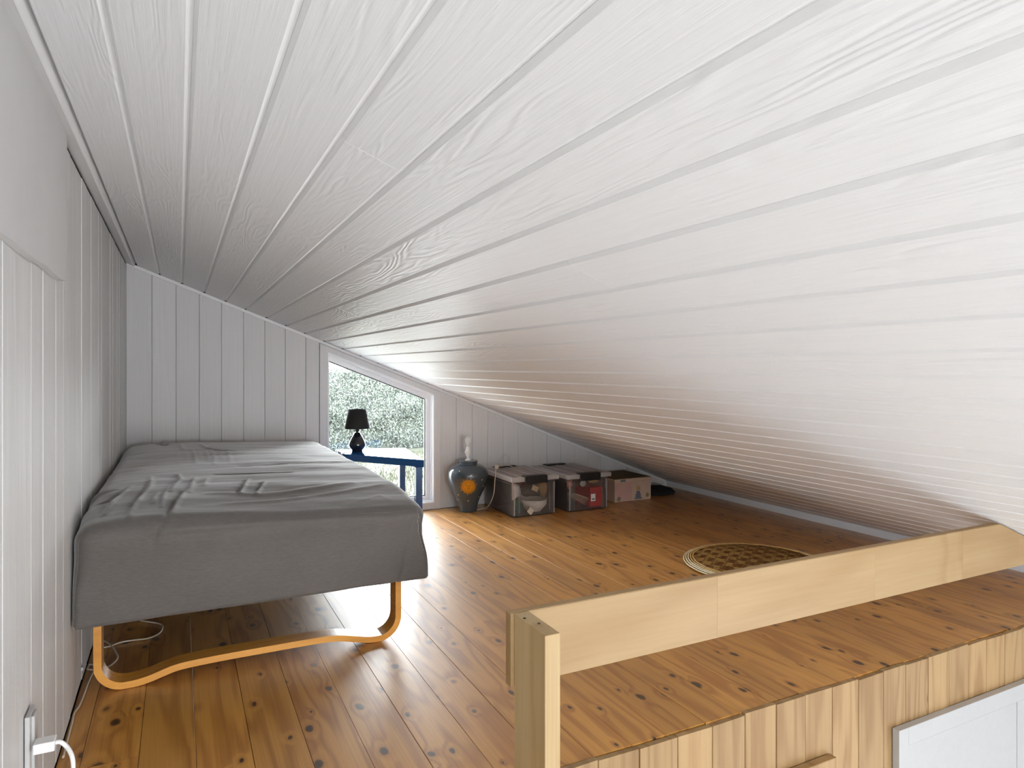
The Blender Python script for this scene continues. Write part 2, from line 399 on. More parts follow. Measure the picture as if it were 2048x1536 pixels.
# window: casing, reveal, sash, glass
win = bpy.data.objects.new('window_1', None); C.objects.link(win); win.location = (1.24, GB, OZ0); win['wpos'] = (1.24, GB, OZ0)
struct(win, 'sloping-topped gable window with white frame')
bm = B()                                                                  # flat casing on the wall
box(bm, (.823, GB-.010, .002), (OX0+.002, GB+.017, zc(.85)-.03), .001)
box(bm, (OX1-.002, GB-.010, .002), (1.656, GB+.017, zc(1.656)-.022), .001)
prism(bm, [(.823, GB-.009, zc(.823)-.022), (1.656, GB-.009, zc(1.656)-.022), (OX1, GB-.009, zc(OX1)-OD-.002), (OX0, GB-.009, zc(OX0)-OD-.002), (.823, GB-.009, zc(.823)-OD)], (0, .026, 0))
link('casing', bm, M['gable'], win)
bm = B(); box(bm, (OX0+.002, GB-.008, .002), (OX1-.002, GB+.0175, OZ0-.001), .001); link('apron', bm, M['gable'], win)
def framering(x0, x1, z0, off, wd, y0, y1, mat, name, wl=None):
    """a closed frame whose head follows the ceiling slope"""
    bm = B()
    so = [(x0, z0), (x1, z0), (x1, zc(x1)-off), (x0, zc(x0)-off)]
    wl = wl or wd
    si = [(x0+wl, z0+wd), (x1-wd, z0+wd), (x1-wd, zc(x1-wd)-off-wd*1.12), (x0+wl, zc(x0+wl)-off-wd*1.12)]
    for i in range(4):
        j = (i+1) % 4
        prism(bm, [(so[i][0], y0, so[i][1]), (so[j][0], y0, so[j][1]), (si[j][0], y0, si[j][1]), (si[i][0], y0, si[i][1])], (0, y1-y0, 0))
    return link(name, bm, mat, win), (x0+wl, x1-wd, z0+wd, off+wd*1.12)
_, r1 = framering(OX0+.0005, OX1-.0005, OZ0, OD, .008, GB-.012, GB+.012, M['trimx'], 'bead')
_, r1 = framering(OX0+.0005, OX1-.0005, OZ0, OD, .013, GB+.012, GB+.12, M['trimx'], 'jamb', .006)
_, r2 = framering(r1[0]+.0003, r1[1]-.0003, r1[2], r1[3], .030, GB+.045, GB+.095, M['trimx'], 'sash', .012)
_, r3 = framering(r2[0]+.0003, r2[1]-.0003, r2[2], r2[3], .006, GB+.060, GB+.080, M['black'], 'gasket', .002)
bm = B(); prism(bm, [(r3[0]-.003, GB+.068, r3[2]-.003), (r3[1]+.003, GB+.068, r3[2]-.003), (r3[1]+.003, GB+.068, zc(r3[1])-r3[3]+.003), (r3[0]-.003, GB+.068, zc(r3[0])-r3[3]+.003)], (0, .004, 0))
link('pane', bm, M['glass'], win)

# ---- knee wall at the low side
bm = B(); box(bm, (KN, BACK, LOW), (KN+.12, GB+.1, zc(KN)+.03))
struct(link('wall_right', bm, M['knee']), 'low white strip of wall where the ceiling meets the floor')
# ---- the lower room, mostly out of view
bm = B(); box(bm, (WL-.1, BACK, LOW-.1), (KN+.1, FE+.1, LOW)); struct(link('floor_lower', bm, M['stone']))
bm = B(); zt = zc(WL)+.02                                                   # unseen end wall, its unglazed opening sized for the sky light it admits
prism(bm, [(WL-.1, BACK-.1, LOW), (KN+.1, BACK-.1, LOW), (KN+.1, BACK-.1, .2), (WL-.1, BACK-.1, .2)], (0, .1, 0))
prism(bm, [(WL-.1, BACK-.1, .2), (-.1, BACK-.1, .2), (-.1, BACK-.1, zt), (WL-.1, BACK-.1, zt)], (0, .1, 0))
prism(bm, [(1.6, BACK-.1, .2), (KN+.1, BACK-.1, .2), (KN+.1, BACK-.1, .22), (1.6, BACK-.1, zc(1.6)+.03)], (0, .1, 0))
prism(bm, [(-.1, BACK-.1, .92), (1.48, BACK-.1, .92), (1.6, BACK-.1, zc(1.6)+.03), (-.1, BACK-.1, zc(-.1)+.03)], (0, .1, 0))
struct(link('wall_front', bm, M['knee']))
# ---- boarded front under the loft edge, single boards with uneven tops
bm = B(); box(bm, (WL-.02, FE+.017, LOW), (KN, FE+.04, -.03)); wall_loft = struct(link('wall_loft', bm, M['void']), 'front of raw pine boards below the loft edge')
fx = [WL+.004]
px = [.954, 1.084, 1.212, 1.336, 1.46, 1.585, 1.708, 1.829, 1.953, 2.077, 2.192, 2.314, 2.432, 2.549, 2.664, 2.783, 2.9]
q = px[0]-.128
pre = []
while q > WL+.05: pre.append(q); q -= .128
fx += pre[::-1]+px
while fx[-1] < KN-.14: fx.append(fx[-1]+.118)
fx.append(KN-.002)
for a, b in zip(fx, fx[1:]):
    g, c = .0010, .0016; y0 = FE+rs.uniform(-.001, .0012); tt = rs.uniform(-.005, .003); bm = B()
    prof = [(a+g, FE+.0165), (a+g, y0+c), (a+g+c, y0), (b-g-c, y0), (b-g, y0+c), (b-g, FE+.0165)]
    lo = [bm.verts.new((x, y, LOW)) for x, y in prof]
    sk = rs.uniform(-.003, .003)
    hi = [bm.verts.new((x, y, tt+sk*(x-a)/(b-a))) for x, y in prof]
    bm.faces.new(lo); bm.faces.new(hi[::-1]); n = len(lo)
    for i in range(n): bm.faces.new((lo[i], hi[i], hi[(i+1) % n], lo[(i+1) % n]))
    link('board', bm, M['panelw'], wall_loft)
bm = B(); box(bm, (.95, FE-.028, -.262), (1.812, FE-.002, -.2), .0015)
struct(link('trim_4', bm, M['panelw']), 'light wooden lintel end on the boards under the loft')

# ================================================================== THINGS
# ---- safety rail on the loft edge: post and finger-jointed rail
rail = empty('safety_railing', (.72, 1.41, 0), 'raw spruce railing along the open loft edge, one post and a wide rail', 'railing')
bm = B(); box(bm, (.7095, 1.262, -1.2), (.748, 1.4105, .418), .0016, 2); link('post', bm, M['postw'], rail)
def zrail(x): return min(.418, zc(x)-.004)
cutsx = [.7005, 1.345, 2.02, 2.50, 2.86, 3.16]
for a, b in zip(cutsx, cutsx[1:]):
    xk = (zc(0)-.004-.418)/SL; top = [(a, zrail(a))]
    if a < xk < b: top.append((xk, .418))
    top.append((b, zrail(b))); bm = B(); lo0 = .2445
    if zrail(b) < lo0+.001: b = (zc(0)-.004-lo0)/SL; top[-1] = (b, lo0+.0005)
    prism(bm, [(a+.0002, 1.4115, lo0), (b-.0002, 1.4115, lo0)]+[(x-.0002 if x > a else x+.0002, 1.4115, z) for x, z in top[::-1]], (0, .026, 0))
    bmesh.ops.bevel(bm, geom=[e for e in bm.edges if abs(e.verts[0].co.x-e.verts[1].co.x) > .05], offset=.0016, segments=2, affect='EDGES')
    o = link('rail', bm, M['railw'], rail)
for u, v in ((1049, 1236.5), (1078, 1247)):
    p = onz(u, v, .4185); bm = B(); lathe(bm, [(.0001, 0), (.0035, .0001), (.0035, .0012), (.0001, .0008)], (p.x, p.y, .418), 10); link('screw', bm, M['black'], rail)

# ---- bed: jersey-covered mattress on bentwood loop legs
BX0, BX1, BY0, BY1, BZ0, BZ1 = -.269, .790, 2.24, 4.35, .252, .560
bed = empty('bed', (.26, 3.3, 0), 'single bed with fitted dark grey cover on bentwood loop legs', 'bed')
def dens(a, b, n, e=.14):
    """grid lines packed near both ends"""
    t = np.linspace(0, 1, n); s = .5-.5*np.cos(np.pi*t); s = s*.45+t*.55; return a+(b-a)*s
def mattress():
    nx, ny, nz = 190, 250, 74
    X, Y, Z = dens(BX0, BX1, nx), dens(BY0, BY1, ny), dens(BZ0, BZ1, nz)
    Y = BY0+(BY1-BY0)*np.linspace(0, 1, ny)**1.25
    idx = {}; vs = []; fs = []
    def vid(i, j, k):
        key = (i, j, k)
        if key not in idx: idx[key] = len(vs); vs.append((X[i], Y[j], Z[k]))
        return idx[key]
    for i in range(nx-1):
        for j in range(ny-1):
            fs.append((vid(i, j, nz-1), vid(i+1, j, nz-1), vid(i+1, j+1, nz-1), vid(i, j+1, nz-1)))
            if i % 1 == 0: pass
    for i in range(nx-1):
        for k in range(nz-1):
            fs.append((vid(i, 0, k), vid(i+1, 0, k), vid(i+1, 0, k+1), vid(i, 0, k+1)))
            fs.append((vid(i, ny-1, k), vid(i, ny-1, k+1), vid(i+1, ny-1, k+1), vid(i+1, ny-1, k)))
    for j in range(ny-1):
        for k in range(nz-1):
            fs.append((vid(0, j, k), vid(0, j, k+1), vid(0, j+1, k+1), vid(0, j+1, k)))
            fs.append((vid(nx-1, j, k), vid(nx-1, j+1, k), vid(nx-1, j+1, k+1), vid(nx-1, j, k+1)))
    fs.append(tuple(vid(i, 0, 0) for i in range(nx))+tuple(vid(nx-1, j, 0) for j in range(1, ny))+tuple(vid(i, ny-1, 0) for i in range(nx-2, -1, -1))+tuple(vid(0, j, 0) for j in range(ny-2, 0, -1)))
    P = np.array(vs)
    lo = np.array([BX0, BY0, BZ0]); hi = np.array([BX1, BY1, BZ1])
    # rounded box: soft top edge, tighter elsewhere
    top = P[:, 2] > (BZ0+BZ1)/2
    ss = np.clip((P[:, 2]-.33)/.17, 0, 1); r = (.016+.034*ss*ss*(3-2*ss))[:, None]
    q = np.minimum(np.maximum(P, lo+r), hi-r); d = P-q; L = np.linalg.norm(d, axis=1, keepdims=True)
    nrm = np.where(L > 1e-9, d/np.maximum(L, 1e-9), np.array([0, 0, 1.0]))
    R = q+nrm*r
    # vertical edges rounded more towards the foot end corners
    # crown of the top, sagging to the right side and to the near edge
    x, y, z = R[:, 0], R[:, 1], R[:, 2]
    u = (x-BX0)/(BX1-BX0); v = (y-BY0)/(BY1-BY0)
    zt = .574-.030*np.clip(u, 0, 1)**2-.010*np.exp(-((u)/.10)**2)
    zt = zt-.034*np.exp(-(v/.085)**1.3)*(0.75+.45*u)-.014*np.exp(-((1-v)/.04))*1
    zt = zt+.006*np.sin(v*7+u*3)*np.sin(u*5+1)
    z2 = BZ0+(z-BZ0)*(zt-BZ0)/(BZ1-BZ0)
    z2 = np.where(z < .40, z+(z2-z)*np.clip((z-BZ0)/(.40-BZ0), 0, 1), z2)
    R = np.stack([x, y, z2], 1)
    # bottom hem sags a touch, sides pull in
    side = (np.abs(nrm[:, 0]) > .7); near = (nrm[:, 1] < -.7)
    zz = R[:, 2]
    pull = .012*np.exp(-((zz-.42)/.06)**2)
    R[:, 0] -= np.where(nrm[:, 0] > .3, pull*np.exp(-((R[:, 1]-BY0)/.5)**2), 0)
    R[:, 1] += np.where(near, .004*np.sin(R[:, 0]*6)*np.sin(zz*12)+.006*np.exp(-((zz-.40)/.07)**2), 0)
    # folds of the cloth: ridges and creases along measured lines
    folds = []
    def fold(pts, w, h):
        pp = []
        for a, b in pts:
            p = onz(a, b, .562)
            if p.y < BY0+.03: p = ony(a, b, BY0)
            pp.append(np.array(p))
        folds.append((pp, w, h))
    fold([(263, 979), (235, 1003), (207, 1026)], .007, .010)
    fold([(256, 985), (225, 1003), (198, 1010)], .010, -.006)
    fold([(235, 985), (200, 994), (168, 1003)], .010, .007)
    fold([(303, 960), (300, 983), (280, 1004), (252, 1036)], .0075, .009)
    fold([(296, 972), (288, 990), (262, 1015)], .008, -.006)
    fold([(357, 955), (362, 966), (350, 979), (341, 990)], .0075, .009)
    fold([(338, 981), (329, 996), (323, 1014)], .006, .007)
    fold([(364, 989), (346, 1008), (329, 1033), (312, 1062), (306, 1085)], .008, -.007)
    fold([(372, 987), (354, 1008), (336, 1035)], .008, .006)
    fold([(318, 992), (310, 1000), (305, 1010)], .006, .006)
    fold([(390, 960), (384, 975), (378, 990)], .009, .005)
    fold([(415, 962), (408, 978)], .009, .004)
    fold([(496, 961), (488, 975), (480, 989)], .0065, .0055)
    fold([(489, 963), (481, 976), (474, 988)], .007, -.0045)
    fold([(529, 966), (518, 981), (511, 990)], .0065, .005)
    fold([(522, 968), (512, 981)], .006, -.005)
    fold([(430, 953), (500, 950), (582, 945)], .010, -.005)
    fold([(420, 990), (520, 988), (640, 972), (700, 962)], .020, .006)
    fold([(450, 1003), (560, 992), (680, 975), (760, 962)], .016, .004)
    fold([(308, 884), (318, 890), (329, 896)], .010, -.014)
    fold([(316, 882), (326, 888), (336, 894)], .010, .010)
    fold([(398, 890), (412, 899), (440, 903), (470, 902)], .012, .006)
    fold([(360, 893), (366, 903)], .010, .005)
    for k in range(8):
        a = 352+k*14+(k*7 % 5); fold([(a, 898+(k*5 % 7)), (a+4+(k % 3), 915), (a+7, 934-(k*3 % 5)*4)], .009, .0012+.0006*(k % 3))
    for k in range(6):
        a = 480+k*26; fold([(a, 936-k*1.5), (a+60, 932-k*2), (a+120, 925-k*2)], .014, .003 if k % 2 else -.003)
    fold([(690, 990), (760, 975), (810, 985), (848, 1008)], .012, .005)
    fold([(700, 1002), (770, 990), (825, 1000)], .012, -.004)
    fold([(300, 1075), (380, 1069), (470, 1060), (560, 1053), (700, 1042), (820, 1032)], .0055, -.0045)   # seam under the top edge
    fold([(300, 1068), (470, 1053), (700, 1035), (820, 1025)], .012, .004)
    for k in range(7):
        a = 330+k*70; fold([(a, 1092-k*7), (a+50, 1080-k*8)], .012, .0025)
    # tucked corner at the right
    folds.append(([np.array(ony(834, 1024, BY0)), np.array(ony(852, 1022, BY0))], .006, -.018))
    folds.append(([np.array(ony(830, 1018, BY0)), np.array(ony(856, 1014, BY0))], .012, .010))
    folds.append(([np.array(ony(833, 1026, BY0)), np.array(ony(822, 1062, BY0)), np.array(ony(806, 1120, BY0)), np.array(ony(792, 1166, BY0))], .006, -.008))
    folds.append(([np.array(ony(841, 1045, BY0)), np.array(ony(830, 1066, BY0)), np.array(ony(824, 1088, BY0))], .006, .008))
    folds.append(([np.array(ony(846, 1040, BY0)), np.array(ony(838, 1062, BY0))], .005, -.006))
    # recompute smooth outward normal = nrm
    disp = np.zeros(len(R))
    for pp, wdt, h in folds:
        P0 = np.array(pp); lo_ = P0.min(0)-4*wdt; hi_ = P0.max(0)+4*wdt; lo_[2] -= .05; hi_[2] += .05
        m = np.all((R > lo_) & (R < hi_), axis=1); Q = R[m]
        if not len(Q): continue
        best = np.full(len(Q), 1e9); tt = np.zeros(len(Q)); n = len(pp)-1
        for i in range(n):
            a, b = P0[i], P0[i+1]; ab = b-a; t = np.clip(((Q-a)@ab)/(ab@ab), 0, 1)
            dv = Q-(a+t[:, None]*ab); dv[:, 2] *= .5; dd = np.linalg.norm(dv, axis=1)
            s = dd < best; best[s] = dd[s]; tt[s] = (i+t[s])/n
        taper = np.clip(np.sin(np.pi*(.08+.84*tt)), 0, 1)**.6
        disp[m] += 1.5*h*np.exp(-(best/wdt)**2)*taper
    fine = np.array([noise.noise(Vector((a*2.2, b*9, c*6)))*.0048+noise.noise(Vector((a*7+b*3, b*5, c*6+4)))*.0022+noise.noise(Vector((a*11, b*26, c*22)))*.0012 for a, b, c in R])
    R = R+nrm*(disp+fine)[:, None]
    R[:, 0] = np.maximum(R[:, 0], WL+.0035)
    me = bpy.data.meshes.new('mattress'); o = np.array((.26, 3.3, BZ0)); me.from_pydata((R-o).tolist(), [], fs); me.update()
    for p in me.polygons: p.use_smooth = True
    me.materials.append(M['fabric'])
    ob = bpy.data.objects.new('mattress', me); C.objects.link(ob); ob.parent = bed; ob.location = Vector(o)-Vector((.26, 3.3, 0))
    return ob
mattress()
def loopleg(y0, y1):
    T = .0215
    zb = .030                                         # underside of the raised middle bar
    k = 2.395/2.36
    pts = [(-.2345, .262), (-.2345, .12), (-.230, .085)]
    # outer line of the loop: left upright, bend, foot, raised bar, foot, bend, upright
    R0 = .085
    cx, cz = -.2345+R0, R0
    for a in range(1, 10): t = math.pi+a*(math.pi/2)/9.5; pts.append((cx+R0*math.cos(t), cz+R0*math.sin(t)))
    pts += [(-.125, .0005), (-.085, .006), (-.045, .017), (-.005, .027), (.05, .031), (.15, .033), (.25, .033), (.35, .033), (.45, .032), (.50, .028), (.545, .019), (.585, .009), (.625, .0015)]
    cx = .7365-R0
    for a in range(0, 10): t = 1.5*math.pi+.12+a*(math.pi/2-.12)/9; pts.append((cx+R0*math.cos(t), cz+R0*math.sin(t)))
    pts += [(.7365, .12), (.7365, .262)]
    pts = [pts[0], pts[1]]+pts[3:]
    sp = smoothpath([(a, 0, b) for a, b in pts], 3); n = len(sp); inn = []
    for i in range(n):
        d = (sp[min(i+1, n-1)]-sp[max(i-1, 0)]).normalized(); nn = Vector((-d.z, 0, d.x)); inn.append(sp[i]+nn*T)
    bm = B(); rows = []
    for o_, i_ in zip(sp, inn):
        zo, zi = max(o_.z, 0.0004), i_.z
        rows.append([bm.verts.new((o_.x, y0, zo)), bm.verts.new((i_.x, y0, zi)), bm.verts.new((i_.x, y1, zi)), bm.verts.new((o_.x, y1, zo))])
    for a, b in zip(rows, rows[1:]):
        for q_ in range(4): bm.faces.new((a[q_], a[(q_+1) % 4], b[(q_+1) % 4], b[q_]))
    bm.faces.new(rows[0]); bm.faces.new(rows[-1][::-1])
    bmesh.ops.bevel(bm, geom=[e for e in bm.edges if len(e.link_faces) == 2 and e.calc_face_angle(0) > 1.2], offset=.0012, segments=1, affect='EDGES')
    return link('leg', bm, M['bent'], bed)
loopleg(2.395, 2.465); loopleg(4.10, 4.17)
bm = B(); box(bm, (-.235, 2.36, .2525), (.75, 4.2, .262)); link('base_board', bm, M['bag'], bed)

# ---- blue side table under the window
TZ = .470
nr, fr = onz(848.2, 920.0, TZ), onz(810, 895.7, TZ); fl = onz(672, 899.1, TZ); nl_dir = (onz(687, 907.6, TZ)-nr).normalized(); nl = nr+nl_dir*.60
table = empty('side_table', ((nr.x+fl.x)/2, (nr.y+fl.y)/2, 0), 'glossy blue side table standing in front of the gable window', 'table')
bm = B(); prism(bm, [(p.x, p.y, TZ-.042) for p in (nl, nr, fr, fl)], (0, 0, .042))
bmesh.ops.bevel(bm, geom=bm.edges[:], offset=.0015, segments=2, affect='EDGES'); link('tabletop', bm, M['blue'], table)
ctr = (nl+nr+fr+fl)/4
for p in (nr, fr, fl, nl):
    d = (ctr-p); d.z = 0; d.normalize(); c = p+d*.040
    if p is nr: c = p+Vector((-.025, .030, 0))
    if p is fr: c = p+Vector((-.030, -.024, 0))
    bm = B(); box(bm, (c.x-.019, c.y-.019, 0.0004), (c.x+.019, c.y+.019, TZ-.0415), .001); link('leg', bm, M['blue'], table)
# ---- little black lamp on the table
lc = onz(714.5, 902.0, TZ); dep = lc.x*Fv[0]+lc.y*Fv[1]; k = dep/FP
lamp = empty('table_lamp', tuple(lc), 'small black lamp with egg-shaped base and black shade on the blue table', 'lamp')
bm = B(); pr = [(.0125, 0), (.0130, 1.5), (.0110, 3), (13.5, 4.5), (15.8, 9), (16.3, 13), (14.8, 19), (11.5, 26), (7.6, 33), (5.4, 37), (4.4, 38.5)]
pr = [(10.2, 0), (11.0, .8), (10.6, 2.5), (13.2, 4.5), (15.8, 9), (16.3, 13), (14.8, 19), (11.5, 26), (7.8, 32.5), (5.6, 36), (4.6, 37.5)]
lathe(bm, [(a*k, b*k+.0004) for a, b in pr], lc, 36); link('lamp_base', bm, M['blacklamp'], lamp, True)
bm = B(); lathe(bm, [(a*k, b*k) for a, b in [(2.6, 37), (2.3, 39), (3.8, 40), (3.9, 44), (3.4, 45), (3.4, 52)]], lc, 20); link('lamp_socket', bm, M['black'], lamp, True)
bm = B(); lathe(bm, [(a*k, b*k) for a, b in [(24.6, 45.5), (17.6, 83), (17.0, 83), (24.0, 45.5), (24.6, 45.5)]], lc, 44, False); link('lamp_shade', bm, M['blackshade'], lamp, True)
bm = B()
for a in range(3): tube(bm, [lc+Vector((0, 0, 51*k)), lc+Vector((17.2*k*math.cos(a*2.1+.4), 17.2*k*math.sin(a*2.1+.4), 81*k))], .0012, 6)
lathe(bm, [(a*k, b*k) for a, b in [(.3, 50), (3.6, 51), (6, 56), (7.5, 62), (6, 69), (.3, 72)]], lc, 18); link('bulb', bm, M['shadein'], lamp, True)
bm = B(); a0 = onz(703, 902, TZ+.003); tube(bm, smoothpath([lc+Vector((-.025, .01, .004)), a0, onz(688, 904, TZ+.003), onz(682, 909, TZ+.003), Vector((nl.x+.02, nl.y+.05, TZ+.003))], 6), .0022, 8)
link('cord', bm, M['black'], lamp, True)

# ---- vase lamp with a painted sun
vc = Vector((1.806, 4.306, 0)); 
vase = empty('vase_lamp', tuple(vc), 'dark slate ceramic vase lamp with a painted yellow sun, bare bulb and no shade', 'lamp')
prof = [(.058, .0004), (.061, .004), (.064, .03), (.074, .07), (.093, .115), (.113, .155), (.130, .195), (.139, .232), (.141, .255), (.137, .280), (.124, .300), (.100, .317), (.076, .326), (.066, .330), (.064, .340), (.068, .346), (.068, .351), (.060, .353)]
vp = smoothpath([(a, 0, b) for a, b in prof], 3); vprof = [(p.x, p.z) for p in vp]
bm = B(); lathe(bm, vprof, vc, 64); link('vase_body', bm, M['vase'], vase, True)
def vr(z):
    for (r0, z0), (r1, z1) in zip(vprof, vprof[1:]):
        if z0 <= z <= z1 and z1 > z0: return r0+(r1-r0)*(z-z0)/(z1-z0)
    return .1
camdir = math.atan2(-vc.y, -vc.x)
def onvase(h, z, off):
    """h metres sideways round the body, z height"""
    r = vr(z)+off; a = camdir+h/max(r, .03); return vc+Vector((r*math.cos(a), r*math.sin(a), z))
def decal(name, pts, h0, z0, off, mat, parent):
    """a thin raised patch wrapped on the body; pts are polar outlines"""
    bm = B(); rings = []
    for s in (1.0, .75, .5, .25):
        rings.append([bm.verts.new(onvase(h0+x*s, z0+y*s, off)) for x, y in pts])
    c = bm.verts.new(onvase(h0, z0, off)); n = len(pts)
    for a, b in zip(rings, rings[1:]):
        for i in range(n): bm.faces.new((a[i], a[(i+1) % n], b[(i+1) % n], b[i]))
    for i in range(n): bm.faces.new((rings[-1][i], rings[-1][(i+1) % n], c))
    ed = [bm.verts.new(onvase(h0+x, z0+y, .0)) for x, y in pts]
    for i in range(n): bm.faces.new((rings[0][i], ed[i], ed[(i+1) % n], rings[0][(i+1) % n]))
    return link(name, bm, mat, parent)
sunp = []
rs2 = random.Random(5)
for i in range(26):
    a = 2*math.pi*i/26; L = .066*(1 if i % 2 else .88)*rs2.uniform(.93, 1.06)
    sunp += [(.042*math.cos(a-.10), .042*math.sin(a-.10)), (L*math.cos(a+.05), L*math.sin(a+.05)), (.042*math.cos(a+.09), .042*math.sin(a+.09))]
S0 = (.002, .190)
sun = decal('painted_sun', sunp, S0[0], S0[1], .0022, M['sun'], vase)
circ = lambda r, n=16, e=1: [(r*math.cos(2*math.pi*i/n), r*e*math.sin(2*math.pi*i/n)) for i in range(n)]
ringp = circ(.036, 24)
decal('sun_face', ringp, S0[0], S0[1], .0030, M['sundk'], vase)
decal('sun_cheek', circ(.0325, 24), S0[0], S0[1], .0036, M['sun'], vase)
for h, z, r, e in ((-.012, .199, .0055, .6), (.012, .199, .0055, .6), (0, .190, .004, 1.6), (0, .176, .010, .35)):
    decal('sun_feature', circ(r, 10, e), S0[0]+h, z, .0042, M['sundk'], vase)
for h, z in ((.000, .085), (-.075, .125), (-.085, .085), (.085, .105), (.105, .232), (.122, .185), (-.062, .295)):
    decal('star_dot', circ(.0042, 8), h, z, .0012, M['dot'], vase)
bm = B(); lathe(bm, [(.022, .352), (.022, .356), (.012, .360), (.008, .372), (.009, .380), (.017, .392), (.019, .415), (.0165, .430), (.0140, .434), (.0140, .448), (.010, .450)], vc, 24)
box(bm, (vc.x-.030, vc.y-.02, .408), (vc.x-.014, vc.y-.012, .416), .001); link('lamp_socket', bm, M['whiteplastic'], vase, True)
bm = B(); lathe(bm, [(.011, .448), (.013, .460), (.019, .478), (.0235, .492), (.0235, .502), (.018, .514), (.008, .520), (.001, .521)], vc, 24); link('bulb', bm, M['bulb'], vase, True)
# its cord: from behind the base, up over the lid of the clear box to a dangling loop
cordp = [vc+Vector((.05, -.035, .006)), onz(962, 1018, .006), onz(973, 1015, .008)]
yb = 4.18
cordp += [ony(982, 1003, 4.15), ony(988, 985, 4.16), ony(989.5, 965, 4.17), ony(991, 948, 4.19), ony(993, 936, 4.25), ony(1003, 932, 4.33), ony(1018, 931, 4.36), ony(1028, 935, 4.34), ony(1042, 936, 4.33)]
bm = B(); tube(bm, smoothpath(cordp, 6), .0030, 8); link('cord', bm, M['cord'], vase, True)
bm = B(); p = ony(993, 934, 4.25); box(bm, (p.x-.014, p.y-.012, p.z-.012), (p.x+.014, p.y+.012, p.z+.014), .005, 3); link('cord_switch', bm, M['cord'], vase, True)
bm = B(); tube(bm, smoothpath([ony(996, 928, 4.36), ony(1003, 918, 4.42), ony(1013, 908, 4.45)], 5), .0018, 6); tube(bm, smoothpath([ony(1018, 931, 4.38), ony(1019, 921, 4.42), ony(1018, 911, 4.44)], 5), .0018, 6)
link('cord_end', bm, M['greyplastic'], vase, True)

# ---- clear storage boxes
def crate(x0, x1, y0, y1, h, label, dy=0):
    t = empty('storage_box', ((x0+x1)/2, (y0+y1)/2, 0), label, 'storage box', 'clear plastic storage boxes along the gable wall')
    bm = B(); tp = .012; W = .0025; n = 5; rc = .028
    def loop(ins, z, taper):
        a0, a1, b0, b1 = x0+ins+taper, x1-ins-taper, y0+ins+taper, y1-ins-taper; out = []
        for cx_, cy_, st in ((a1-rc, b1-rc, 0), (a0+rc, b1-rc, 90), (a0+rc, b0+rc, 180), (a1-rc, b0+rc, 270)):
            for q_ in range(n+1):
                a = math.radians(st+90*q_/n); out.append((cx_+rc*math.cos(a), cy_+rc*math.sin(a), z))
        return out
    loops = [loop(0, .0006, .016), loop(0, .006, .012), loop(0, h-.055, .003), loop(0, h-.05, -.004), loop(0, h-.045, .002), loop(0, h-.03, .001), loop(W, h-.03, .001), loop(W, .008, .012)]
    vl = [[bm.verts.new(p) for p in L] for L in loops]; N_ = len(vl[0])
    for a, b in zip(vl, vl[1:]):
        for i in range(N_): bm.faces.new((a[i], a[(i+1) % N_], b[(i+1) % N_], b[i]))
    bm.faces.new(vl[0][::-1]); bm.faces.new(vl[-1])
    for xx in (x0+.055, x1-.055):                                      # moulded ribs on the front
        box(bm, (xx-.003, y0+.004, .012), (xx+.003, y0+.012, h-.05), .001)
    link('tub', bm, M['crate'], t, False)
    bm = B(); e = .012
    for a, b in (((x0-e, y0-e), (x1+e, y0+.016)), ((x0-e, y1-.016), (x1+e, y1+e)), ((x0-e, y0+.016), (x0+.016, y1-.016)), ((x1-.016, y0+.016), (x1+e, y1-.016))):
        box(bm, (a[0], a[1], h-.034), (b[0], b[1], h-.004), .006, 2)
    lid = link('lid', bm, M['cratelid'], t)
    bm = B(); box(bm, (x0+.0155, y0+.0155, h-.010), (x1-.0155, y1-.0155, h-.006)); link('lid_panel', bm, M['cratetop'], lid)
    bm = B()
    for q_ in (.20, .5, .80):
        xx = x0+(x1-x0)*q_; box(bm, (xx-.0025, y0+.01, h-.006), (xx+.0025, y1-.01, h-.001), .001)
    link('rib', bm, M['cratelid'], lid)
    for xx in (x0+.006, x1-.030):  # milky strips painting the highlights on the front corners
        bm = B(); prism(bm, [(xx+.006, y0+.006, .012), (xx+.014, y0+.006, .012), (xx+.015, y0+.0035, h-.05), (xx+.004, y0+.0035, h-.05)], (0, .002, 0)); link('corner_glint', bm, M['crateglint'], t)
    xm = (x0+x1)/2
    for yy, s in ((y0-e, -1), (y1+e, 1)):
        bm = B(); box(bm, (xm-.085, min(yy, yy+s*.010), h-.047), (xm+.085, max(yy, yy+s*.010), h+.003), .003, 2)
        box(bm, (xm-.085, min(yy, yy-s*.045), h-.003), (xm+.085, max(yy, yy-s*.045), h+.004), .002, 1); link('clip', bm, M['black'], t)
    return t
cr1 = crate(1.975, 2.315, 3.95, 4.43, .272, 'clear storage box next to the vase lamp, crumpled white and tan things inside')
cr2 = crate(2.395, 2.735, 3.935, 4.42, .262, 'clear storage box between the other two boxes, bright red pack inside')
def blob(name, c, r, mat, label, cat, grp, seed, sq=(1, 1, 1), amp=.22):
    bm = B(); bmesh.ops.create_icosphere(bm, subdivisions=4, radius=1)
    for v in bm.verts:
        p = v.co.copy(); n_ = noise.noise(p*1.3+Vector((seed, 0, 0)))*amp*1.3+noise.noise(p*3.6+Vector((0, seed, 0)))*amp*.6
        v.co = Vector((p.x*r*sq[0], p.y*r*sq[1], p.z*r*sq[2]))*(1+n_)+Vector(c)
    return tag(link(name, bm, mat, None, True), label, cat, grp)
g1 = 'things inside the left clear box'; g2 = 'things inside the middle clear box'
cm = lambda n, c, r=.8: plain(n, srgb(*c), r, nz=.2, nzs=30)
